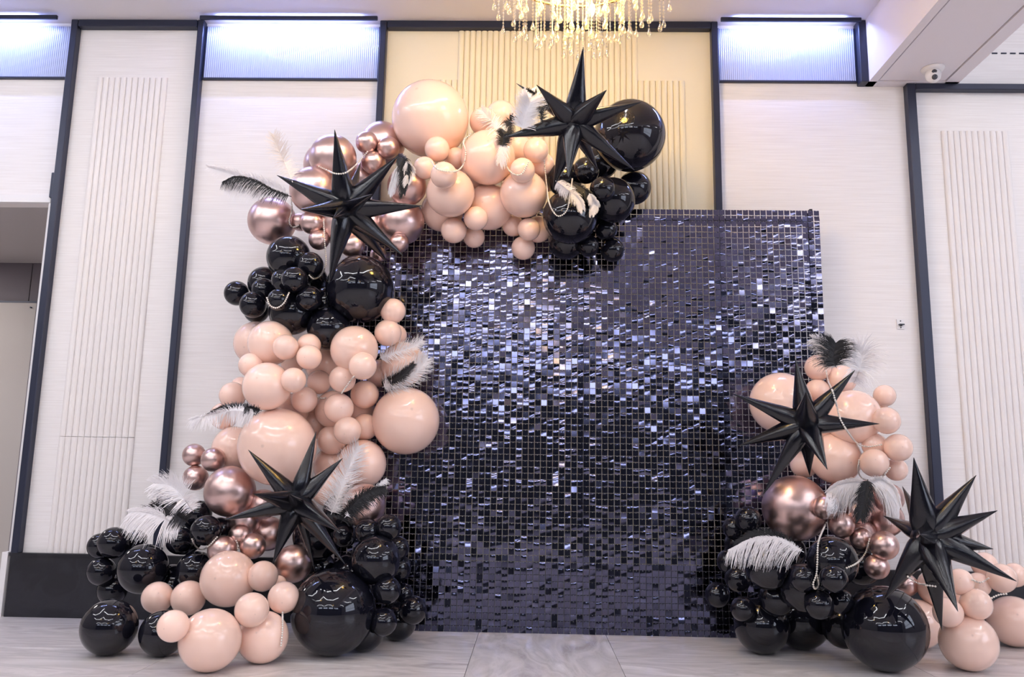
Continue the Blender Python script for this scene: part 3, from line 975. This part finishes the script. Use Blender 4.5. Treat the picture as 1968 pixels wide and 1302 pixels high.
def rad_at(rp, px, py, t):
    d = ray(px, py); c = d.dot(FW)
    return rp * (t * c) / FPX * 2.0 / (1.0 + 1.0 / c)
LOG = False
PLACED = []   # (centre, radius, layer, colour)
def solve(row):
    name, y_lim, col, px, py, rp, layer, place = row
    d = ray(px, py)
    if layer == 'F':
        lo, hi = 1.5, 6.0
        for _ in range(50):
            t = 0.5 * (lo + hi)
            z = (CAM + d * t).z - rad_at(rp, px, py, t)
            if z > 0: lo = t
            else: hi = t
        return lo, rad_at(rp, px, py, lo)
    best = None; t = 2.2
    while t < 4.6:
        c = CAM + d * t; r = rad_at(rp, px, py, t)
        if c.y + r > y_lim or c.z - r < 0.002: break
        hit = False; stop = False
        for (q, rq, lq, _) in PLACED:
            tol = 0.86 if lq != 'F' else 0.92
            if (c - q).length < tol * (r + rq):
                hit = True
                if lq == 'F':
                    if layer <= 1: stop = True
                else: stop = True
        if stop: break
        if not hit: best = (t, r)
        t += 0.006
    if best is None:
        best = (2.2 if t == 2.2 else t - 0.006, rad_at(rp, px, py, t - 0.006))
    return best
order = {'F': 0, 3: 1, 2: 2, 1: 3, 0: 4}
ROWS = sorted(range(len(TABLE)), key=lambda i: (order[TABLE[i][6]], i))
brng = random.Random(5)
for i in ROWS:
    row = TABLE[i]
    name, y_lim, col, px, py, rp, layer, place = row
    t, r = solve(row)
    c = at_t(px, py, t)
    PLACED.append((c, r, layer, col))
    if LOG: print('BAL', len(PLACED) - 1, layer, px, py, '%.2f %.2f %.2f r%.3f' % (c.x, c.y, c.z, r), place)
    size = 'huge' if rp >= 60 else 'large' if rp >= 40 else 'medium' if rp >= 29 else 'small'
    place = place.replace('huge, ', '').replace('very large, ', '')
    nk = Vector((brng.uniform(-.6, .6), 1.0, brng.uniform(-.6, .4))).normalized()
    q = nk.to_track_quat('Z', 'Y')
    link('balloon', BM[col], None, c, q, r, label='%s %s balloon %s' % (size, CN[col], place), category='balloon', group=name)

def depth(px, py, default=None, pad=0.0):
    """distance along the view ray to the nearest balloon or star spike"""
    d = ray(px, py); best = None
    for (q, rq, _, _) in PLACED:
        rr = rq + pad
        w_ = q - CAM; b_ = w_.dot(d); disc = b_ * b_ - w_.length_squared + rr * rr
        if disc > 0:
            t = b_ - math.sqrt(disc)
            if best is None or t < best: best = t
    return default if best is None else best

# ------------------------------------------------------------------ starburst foil balloons
def spike_mesh(seed, m=M_FOIL):
    r_ = random.Random(seed); mb = MB(); rings = []
    N = 16; prof = [(0.0, .70), (0.05, .86), (0.12, .97), (0.20, 1.0), (0.30, .93), (0.45, .74), (0.60, .53), (0.75, .34), (0.88, .17), (0.96, .07), (1.0, .018)]
    ph = r_.uniform(0, 1)
    wr = [r_.uniform(-1, 1) for _ in range(N)]
    for z, r in prof:
        ring = []
        for j in range(N):
            a = 2 * math.pi * j / N
            k = 1.0 + 0.085 * math.cos(4 * (a + ph)) + 0.055 * wr[j] * (1 - z) + 0.02 * r_.uniform(-1, 1) * (1 - z)
            ring.append((r * k * math.cos(a), r * k * 0.88 * math.sin(a), z))
        rings.append(ring)
    mb.rings(rings)
    return mb.mesh('spike', m, True)
SPK = [spike_mesh(k) for k in range(4)]
def core_mesh():
    bm = bmesh.new(); bmesh.ops.create_icosphere(bm, subdivisions=2, radius=1.0)
    me = bpy.data.meshes.new('core'); bm.to_mesh(me); bm.free(); me.materials.append(M_FOIL)
    me.polygons.foreach_set('use_smooth', [True] * len(me.polygons)); return me
CORE = core_mesh()
SPIKES = []
def star(cx, cy, L_px, tips, label, w=0.14, core_r=0.05, ybias=0.0):
    # centre: just in front of the balloons behind its hub
    t0 = min([depth(cx + a, cy + b_, 9) for a in (-25, 0, 25) for b_ in (-25, 0, 25)])
    t0 = min(t0, 3.6) - core_r - 0.02 + ybias
    c = at_t(cx, cy, t0)
    zc = (c - CAM).dot(FW); L = L_px * zc / FPX
    if LOG: print('STAR', label[:40], c)
    root = empty('starburst_balloon', c, label=label, category='balloon', group='black foil starburst balloons')
    link('core', CORE, root, (0, 0, 0), None, core_r)
    for k, tp in enumerate(tips):
        x, y, mode = tp[:3]
        p0 = at_t(x, y, t0)
        flat = (p0 - c).length
        off = math.sqrt(max(0.0, L * L - flat * flat))
        if mode == 'f': off = -min(off, L * 0.92)
        elif mode == 'b': off = min(off, 0.28)
        else: off = min(off, 0.02) if mode == 'n' else max(-off, float(mode) * L)
        dt = off
        # keep visible spikes in front of the balloons beneath them
        for _ in range(60):
            tip = at_t(x, y, t0 + dt)
            bad = False
            if mode != 'b':
                for s in (0.35, 0.5, 0.65, 0.8, 0.92, 1.0):
                    p = c.lerp(tip, s); rad = w * L * (1.02 - s) * 0.8
                    for (q, rq, _, _) in PLACED:
                        if (p - q).length < rq + rad * 0.6: bad = True; break
                    if bad: break
            if not bad: break
            dt -= 0.008
        tip = at_t(x, y, t0 + dt)
        v = tip - c; ln = v.length
        ww = (tp[3] if len(tp) > 3 else w) * L
        o = link('spike', SPK[k % 4], root, (0, 0, 0), v.to_track_quat('Z', 'Y'), (ww, ww, ln))
        SPIKES.append((c.copy(), tip.copy(), ww))
    return root
star(665, 402, 158, [(643, 249, 0), (532, 337, 0), (766, 299, 0), (812, 396, 0.0), (775, 492, 0), (632, 546, -0.2), (577, 403, 'f'),
                     (716, 373, 'f', .10), (745, 505, 'b'), (693, 312, 'b', .1), (640, 420, 'f', .09)],
     'black foil starburst on the upper left rose gold cluster')
star(1102, 236, 148, [(1121, 90, 0), (1031, 163, -.3), (1166, 173, -.4), (1233, 196, 0), (968, 264, 0), (1219, 327, 0), (1092, 342, -.4, .13),
                      (1062, 366, 'b', .14), (992, 160, 'b', .1), (1150, 330, 'b', .11)],
     'black foil starburst at the top right of the arch, topmost of all')
star(570, 965, 145, [(608, 829, 0), (477, 865, 0), (659, 881, 0), (486, 950, 'f'), (430, 1000, 0), (524, 1084, 0, .15), (656, 1024, 'f'),
                     (664, 1086, 0), (606, 1100, 'b', .08), (556, 950, 'f', .10)],
     'black foil starburst low on the left garland beside a white feather')
star(1550, 815, 150, [(1529, 691, 0), (1643, 712, 0), (1690, 815, 0), (1590, 903, -.5), (1466, 952, 0), (1419, 857, 0), (1406, 756, 0),
                      (1549, 754, 'f', .14), (1556, 915, 'b', .13)],
     'black foil starburst on the right garland, overlapping the sequin backdrop')
star(1783, 1032, 190, [(1756, 880, -.2), (1876, 914, 0), (1917, 982, 0), (1909, 1056, .1), (1954, 1118, 0), (1841, 1176, -.4), (1810, 1212, 'b', .13),
                       (1699, 1154, 0), (1698, 992, 'b', .10), (1734, 935, 'b', .09), (1768, 1028, 'f', .10)],
     'black foil starburst at the far right, in front of the wall', core_r=0.06)

def hit(px, py, default=None, pad=0.0):
    """like depth() but star spikes count too"""
    best = depth(px, py, None, pad); d = ray(px, py)
    for a, b_, w_ in SPIKES:
        for s in (0.15, .25, 0.35, .45, 0.55, .65, 0.75, .88):
            p = a.lerp(b_, s); rr = w_ * min(1.0, 1.25 * (1.04 - s)) + pad
            q = p - CAM; bb = q.dot(d); disc = bb * bb - q.length_squared + rr * rr
            if disc > 0:
                t = bb - math.sqrt(disc)
                if best is None or t < best: best = t
    return default if best is None else best

def spline(pts, n):
    """Catmull-Rom through points (tuples)"""
    P = [np.array(p, float) for p in pts]
    P = [2 * P[0] - P[1]] + P + [2 * P[-1] - P[-2]]
    seg = len(P) - 3; out = []
    for i in range(n):
        u = i / (n - 1) * seg; k = min(int(u), seg - 1); f = u - k
        a, b_, c, d = P[k:k + 4]
        out.append(0.5 * ((2 * b_) + (c - a) * f + (2 * a - 5 * b_ + 4 * c - d) * f * f + (3 * b_ - a - 3 * c + d) * f ** 3))
    return out

# ------------------------------------------------------------------ ostrich feathers
frng = random.Random(21)
def drape_push(pts):
    """barbs lie on the balloons they fall over: move what would sink in out to the surface"""
    cam_ = np.array(CAM); v = pts - cam_; t = np.linalg.norm(v, axis=1); d = v / t[:, None]
    best = t.copy()
    for (q, rq, _, _) in PLACED:
        w_ = np.array(q) - cam_; rr = rq + 0.003
        b_ = d @ w_; disc = b_ * b_ - w_ @ w_ + rr * rr
        ok = disc > 0
        th = np.where(ok, b_ - np.sqrt(np.maximum(disc, 0)), 9)
        th = np.where((th < t) & (t - th < 0.13), th, 9)
        best = np.minimum(best, th)
    return (best - t)[:, None] * d

def feather(pts, wl, wr, m, label, droop=0.0, back=0.0, dens=1.0, face=0.0, curl=0.5, dflt=None, profile='plume', hair=0.0013, flat=False, drape=True, front=()):
    """pts: quill base -> tip in the photograph; wl / wr: barb length (px) on the left / right of travel"""
    n_ = 26
    dx, dy = pts[-1][0] - pts[0][0], pts[-1][1] - pts[0][1]
    if (abs(dx) > abs(dy) and dx < 0) or (abs(dy) >= abs(dx) and dy > 0): wl, wr = wr, wl
    sp = spline(pts, n_)
    ts = [hit(p[0], p[1], None, 0.006) for p in sp]
    known = [t for t in ts if t is not None]
    cap = min([hit(a, b_, 9, 0.006) for a, b_ in front] or [9])
    base = dflt if dflt is not None else (min(known) if known else 3.6)
    ts = [base if t is None else t for t in ts]
    ts = [min(t, cap) for t in ts]
    if flat: ts = [base] * n_
    # smooth, keeping clear of what lies behind
    sm = [min(ts[max(0, i - 3):i + 4]) for i in range(n_)]
    sm = [sum(sm[max(0, i - 4):i + 5]) / len(sm[max(0, i - 4):i + 5]) for i in range(n_)]
    P = [at_t(p[0], p[1], t - 0.012 + back) for p, t in zip(sp, sm)]
    root = empty('ostrich_feather', P[0], label=label, category='feather', group='black and white ostrich feathers tucked into the garlands')
    O = P[0]
    P = [p - O for p in P]
    MB().tube(P, 0.0016, 5, 0.0004).build('quill', m, root, True)
    sc = sm[0] / FPX
    view = ray(sp[n_ // 2][0], sp[n_ // 2][1])
    mb = MB(); RW = []
    nb = int(260 * dens)
    for side, wpx in ((-1, wl), (1, wr)):
        if wpx <= 0: continue
        for k in range(nb):
            u = 0.04 + 0.96 * (k + frng.random()) / nb
            fi = u * (n_ - 1); i = min(int(fi), n_ - 2); f = fi - i
            p = P[i].lerp(P[i + 1], f)
            tg = (P[min(i + 2, n_ - 1)] - P[max(i - 1, 0)]).normalized()
            sd = view.cross(tg).normalized() * side
            if profile == 'plume': L = wpx * sc * (math.sin(math.pi * min(1.0, 0.12 + u * 0.80)) ** 0.6)
            else: L = wpx * sc * (0.55 + 0.45 * u)
            L *= frng.uniform(0.6, 1.45)
            lean = 0.30 + 0.9 * u + frng.uniform(-0.35, 0.35)
            v = (sd + tg * lean + view * frng.uniform(-0.35, 0.10)).normalized()
            g = Vector((0, 0, -1)) * droop
            cu = (-sd * 0.25 + tg * 0.5) * curl * frng.uniform(0.2, 1.6)
            pos = p.copy(); dirv = v.copy(); pl = []
            ns = 6
            for s in range(ns + 1):
                pl.append(pos.copy())
                dirv = (dirv + (g + cu) * (1.0 / ns) * (0.5 + s * 0.35)).normalized()
                pos = pos + dirv * (L / ns)
            wdt = hair * frng.uniform(0.7, 1.3)
            rw = []
            for s in range(ns + 1):
                tt = (pl[min(s + 1, ns)] - pl[max(s - 1, 0)]).normalized()
                nn = tt.cross(Vector((frng.uniform(-.3, .3), -1, frng.uniform(-.3, .3)))).normalized()
                hw = wdt * (1.0 - 0.75 * s / ns)
                rw.append([pl[s] - nn * hw, pl[s] + nn * hw])
            RW.append(rw)
    A = np.array([[[tuple(q) for q in pair] for pair in rw] for rw in RW])      # barb, step, side, xyz
    if drape:
        mid = A.mean(axis=2).reshape(-1, 3) + np.array(O)
        push = drape_push(mid)
        A = A + push.reshape(A.shape[0], A.shape[1], 1, 3)
    for rw in A:
        mb.rings([list(map(tuple, pair)) for pair in rw], closed=False, cap=False)
    o = mb.build('barbs', m, root, kind='stuff')
    return root
W, K_, C_ = M_FW, M_FB, M_FC
# upper left bend
feather([(556, 372), (500, 352), (440, 334), (400, 322)], 14, 15, W, 'pale white feather pointing furthest left at the upper left bend', 0.4, 0.02, 1.2, dflt=3.72)
feather([(560, 378), (525, 366), (490, 348), (455, 340), (428, 350)], 6, 24, K_, 'black feather with white fringe left of the upper left star', 1.2, -0.012, 0.7, dflt=3.64, curl=0.4)
feather([(520, 366), (492, 352), (460, 345), (436, 352)], 5, 32, W, 'curly white plume under the black feather at the upper left', 1.4, 0.0, 0.9, dflt=3.65, curl=0.3)
feather([(562, 350), (548, 315), (534, 285), (526, 258)], 22, 26, C_, 'faint cream feather standing upright behind the upper left bend', 0.5, 0.0, 0.4, drape=False, dflt=3.80)
feather([(762, 300), (775, 306), (782, 330), (776, 372)], 26, 12, K_, 'black feather left of the huge peach arch balloon', 1.0, 0, 1.5)
feather([(768, 318), (758, 340), (748, 372)], 8, 16, W, 'short white feather beside the upper right spike of the upper left star', 1.0, -0.005, 0.9)
feather([(780, 310), (790, 328), (784, 352)], 20, 10, W, 'small white feather tuft below the huge peach arch balloon', 0.9, -0.005, 1.0)
# arch
feather([(1003, 250), (1010, 220), (1020, 195), (1020, 172)], 26, 30, W, 'broad white feather standing behind the left spikes of the arch star', 0.3, 0.0, 1.7)
feather([(1042, 240), (1040, 210), (1030, 185), (1012, 170)], 8, 14, K_, 'thin black fringed feather between the white feather and arch star', 0.5, -0.01, 0.5)
feather([(966, 282), (968, 262), (974, 242), (986, 224)], 14, 18, K_, 'short black feather at the tip of the left arch spike', 0.6, -0.01, 1.4)
feather([(972, 268), (955, 245), (938, 226), (926, 212)], 20, 18, W, 'wispy white feather over the middle peach arch balloons', 0.4, 0.0, 0.55)
feather([(968, 274), (964, 292), (960, 312)], 14, 22, W, 'wispy white feather hanging below the left arch spike', 1.0, 0.0, 0.4)
feather([(1068, 348), (1092, 366), (1112, 384), (1120, 402)], 18, 14, W, 'white feather on the black balloons at the arch end', 0.9, 0, 1.0)
feather([(1098, 350), (1120, 362), (1138, 380), (1142, 405)], 16, 8, K_, 'black feather arching over the white tip at the arch end', 0.8, -0.004, 1.2)
feather([(1132, 372), (1142, 390), (1138, 412)], 14, 12, W, 'rounded white feather tip at the arch end', 1.2, -0.014, 1.4)
# left column
feather([(735, 745), (765, 735), (800, 716), (822, 690)], 34, 24, W, 'fluffy white feather curling over the peach balloon at the sequins', 0.1, 0.0, 0.8)
feather([(728, 690), (755, 680), (790, 668), (812, 655)], 20, 18, W, 'wispy white feather lying above the black one at the sequins', 0.2, 0.0, 0.45)
feather([(733, 742), (752, 732), (772, 722), (795, 700)], 12, 12, K_, 'small black feather on the peach balloons at the sequins', 0.2, -0.02, 1.3)
feather([(503, 790), (470, 782), (430, 782), (398, 797)], 10, 14, K_, 'black feather at the left edge of the peach column', 0.7, 0.0, 1.0, dflt=3.5)
feather([(492, 795), (450, 790), (405, 798), (368, 806)], 14, 28, W, 'white fringed feather below the black one at the left edge', 1.0, 0.012, 1.1, dflt=3.5)
# left foot
feather([(372, 985), (352, 958), (328, 935), (296, 930)], 22, 26, W, 'white plume highest on the left foot of the garland', 0.5, 0, 1.3, dflt=3.25)
feather([(362, 1005), (335, 988), (310, 972), (288, 976)], 22, 22, K_, 'black feather between two white plumes of the left foot', 0.5, 0, 1.6, dflt=3.22)
feather([(352, 1010), (320, 1000), (285, 988), (254, 984)], 16, 32, W, 'white drooping plume over the black balloons of the left foot', 1.1, -0.01, 1.1, dflt=3.2)
feather([(636, 990), (652, 950), (668, 905), (690, 858)], 34, 32, W, 'tall spiky white feather beside the lower left star', 0.3, 0, 0.9, )
feather([(655, 1005), (675, 975), (705, 950), (738, 938)], 14, 24, K_, 'glossy black feather over the dark chrome balloon', 0.8, 0, 1.6)
feather([(662, 996), (690, 965), (720, 942), (742, 922)], 8, 16, W, 'thin white fringe feather behind the glossy black one', 0.6, 0.01, 0.5)
# right garland
feather([(1608, 708), (1600, 685), (1585, 665), (1562, 652)], 22, 20, W, 'white tufted feather at the top left of the right garland', 0.7, 0.01, 0.8, dflt=3.72)
feather([(1606, 705), (1602, 690), (1604, 672), (1606, 660)], 34, 30, K_, 'black feather bursting from the top of the right garland', 0.8, 0.0, 0.9, dflt=3.70)
feather([(1640, 740), (1652, 710), (1656, 685), (1640, 668)], 24, 32, W, 'pale white feather drooping at the top right of the right garland', 0.9, 0.0, 1.2, dflt=3.72)
feather([(1662, 930), (1640, 928), (1612, 932), (1590, 945)], 12, 48, W, 'white feather hanging left of the black one, right garland', 1.4, 0.0, 1.7, front=[(1610, 960), (1606, 920)], hair=0.0016)
feather([(1668, 922), (1664, 945), (1660, 970), (1654, 996)], 22, 20, K_, 'black feather hanging between two white ones, right garland', 0.6, -0.022, 1.4, front=[(1690, 900), (1610, 960)])
feather([(1672, 932), (1692, 925), (1715, 940), (1730, 975)], 12, 46, W, 'white feather hanging right of the black one, right garland', 1.4, 0.0, 1.9, front=[(1695, 975), (1680, 915)], hair=0.0016)
feather([(1545, 1062), (1500, 1038), (1450, 1036), (1400, 1058)], 6, 46, W, 'wide white feather drooping over the black right foot', 1.1, 0, 1.0, front=[(1475, 1078), (1500, 1080)], curl=0.3)
feather([(1530, 1048), (1490, 1030), (1450, 1028), (1412, 1044)], 12, 10, K_, 'thin black feather lying along the wide drooping white one', 0.5, 0.012, 0.8, front=[(1475, 1078)])

feather([(1664, 934), (1640, 932), (1614, 937), (1594, 950)], 8, 40, K_, 'black fringe showing through the white feather at left, right garland', 1.3, 0.012, 0.35, front=[(1610, 960), (1606, 920)])
feather([(1673, 936), (1692, 929), (1714, 944), (1727, 976)], 8, 38, K_, 'black fringe showing through the white feather at right, right garland', 1.3, 0.012, 0.35, front=[(1695, 975), (1680, 915)])

# ------------------------------------------------------------------ pearl strands
def ico(r):
    bm = bmesh.new(); bmesh.ops.create_icosphere(bm, subdivisions=1, radius=r)
    v = [tuple(x.co) for x in bm.verts]; f = [tuple(x.index for x in q.verts) for q in bm.faces]; bm.free(); return v, f
PV, PF = ico(0.0044)
def pearls(pts, label, size=1.0, free=()):
    n_ = 60
    sp = spline(pts, n_)
    ts = [hit(p[0], p[1], None, 0.003) for p in sp]
    known = [t for t in ts if t is not None]
    m0 = sum(known) / len(known) if known else 3.4
    last = m0
    for i, t in enumerate(ts):
        if t is None: ts[i] = last
        else: last = t
    sm = [min(ts[max(0, i - 2):i + 3]) for i in range(n_)]
    sm = [sum(sm[max(0, i - 3):i + 4]) / len(sm[max(0, i - 3):i + 4]) for i in range(n_)]
    P = [at_t(p[0], p[1], t - 0.006) for p, t in zip(sp, sm)]
    mb = MB(); step = 0.0093 * size; acc = 0.0; O = P[0]; cnt_ = 0
    pos = [O]
    for a, b_ in zip(P[:-1], P[1:]):
        L = (b_ - a).length; d = step - acc
        while d <= L:
            pos.append(a.lerp(b_, d / L)); d += step
        acc = L - (d - step)
    for p in pos:
        mb.add([tuple(Vector(v) * size + (p - O)) for v in PV], PF)
    mb.tube([p - O for p in pos], 0.0012, 4)
    o = mb.build('pearl_strand', M_PEARL, None, True, label=label, category='pearls', group='pearl strands draped over the garlands')
    o.location = O
pearls([(613, 320), (628, 327), (645, 334), (665, 332), (684, 317), (707, 291)], 'pearl strand passing behind the upright spike of the upper left star')
pearls([(559, 381), (561, 404), (556, 426), (563, 437), (575, 433)], 'short pearl strand hooked beside the far left chrome balloon')
pearls([(622, 422), (624, 465), (626, 505), (618, 528), (603, 536), (592, 527)], 'long pearl strand hanging under the upper left star to the black balloons')
pearls([(513, 573), (519, 587), (532, 592), (546, 582), (556, 562)], 'small pearl hook in the upper left black cluster')
pearls([(829, 310), (842, 326), (874, 330), (890, 317), (895, 293), (891, 272), (904, 258)], 'pearl strand looped under the huge peach arch balloon')
pearls([(970, 298), (975, 322), (988, 335), (1003, 334), (1016, 312)], 'pearl swag between the two small peach arch balloons at centre')
pearls([(1046, 310), (1050, 350), (1056, 392), (1071, 415), (1087, 408), (1094, 388), (1100, 344)], 'long pearl loop on the black balloons of the arch end')
pearls([(680, 724), (668, 740), (656, 757)], 'short diagonal pearl strand on the peach column')
pearls([(611, 763), (618, 766), (626, 765)], 'tiny piece of pearl strand below the small peach trio')
pearls([(369, 1037), (376, 1051), (388, 1057), (402, 1049), (419, 1031)], 'pearl loop around the black balloon of the left foot')
pearls([(454, 1040), (457, 1048), (457, 1058)], 'short bit of pearls between two small chrome balloons')
pearls([(543, 1178), (543, 1210), (540, 1245)], 'pearl strand hanging straight at the left foot peach balloons')
pearls([(1588, 714), (1592, 734), (1600, 752), (1608, 780), (1615, 806), (1632, 834), (1648, 853), (1668, 859), (1694, 855)], 'long pearl curve down the right peach garland')
pearls([(1651, 885), (1650, 908), (1662, 922), (1690, 921), (1712, 898)], 'pearl loop under the front peach balloon above the feathers')
pearls([(1588, 1005), (1573, 1042), (1571, 1080), (1569, 1105), (1563, 1122), (1566, 1132), (1573, 1124), (1570, 1103)], 'pearl strand with doubled loop over the black right foot')
pearls([(1671, 1037), (1664, 1062), (1648, 1082), (1624, 1094)], 'pearl strand slanting left over the black right foot')
pearls([(1745, 1109), (1765, 1122), (1800, 1128)], 'pearl strand under the hub of the far right star')
pearls([(1868, 1115), (1885, 1120), (1900, 1112)], 'short pearl strand ringing a small peach balloon at far right')
pearls([(1906, 1150), (1920, 1144), (1936, 1142)], 'short pearl strand between the two peach balloons at the right edge')
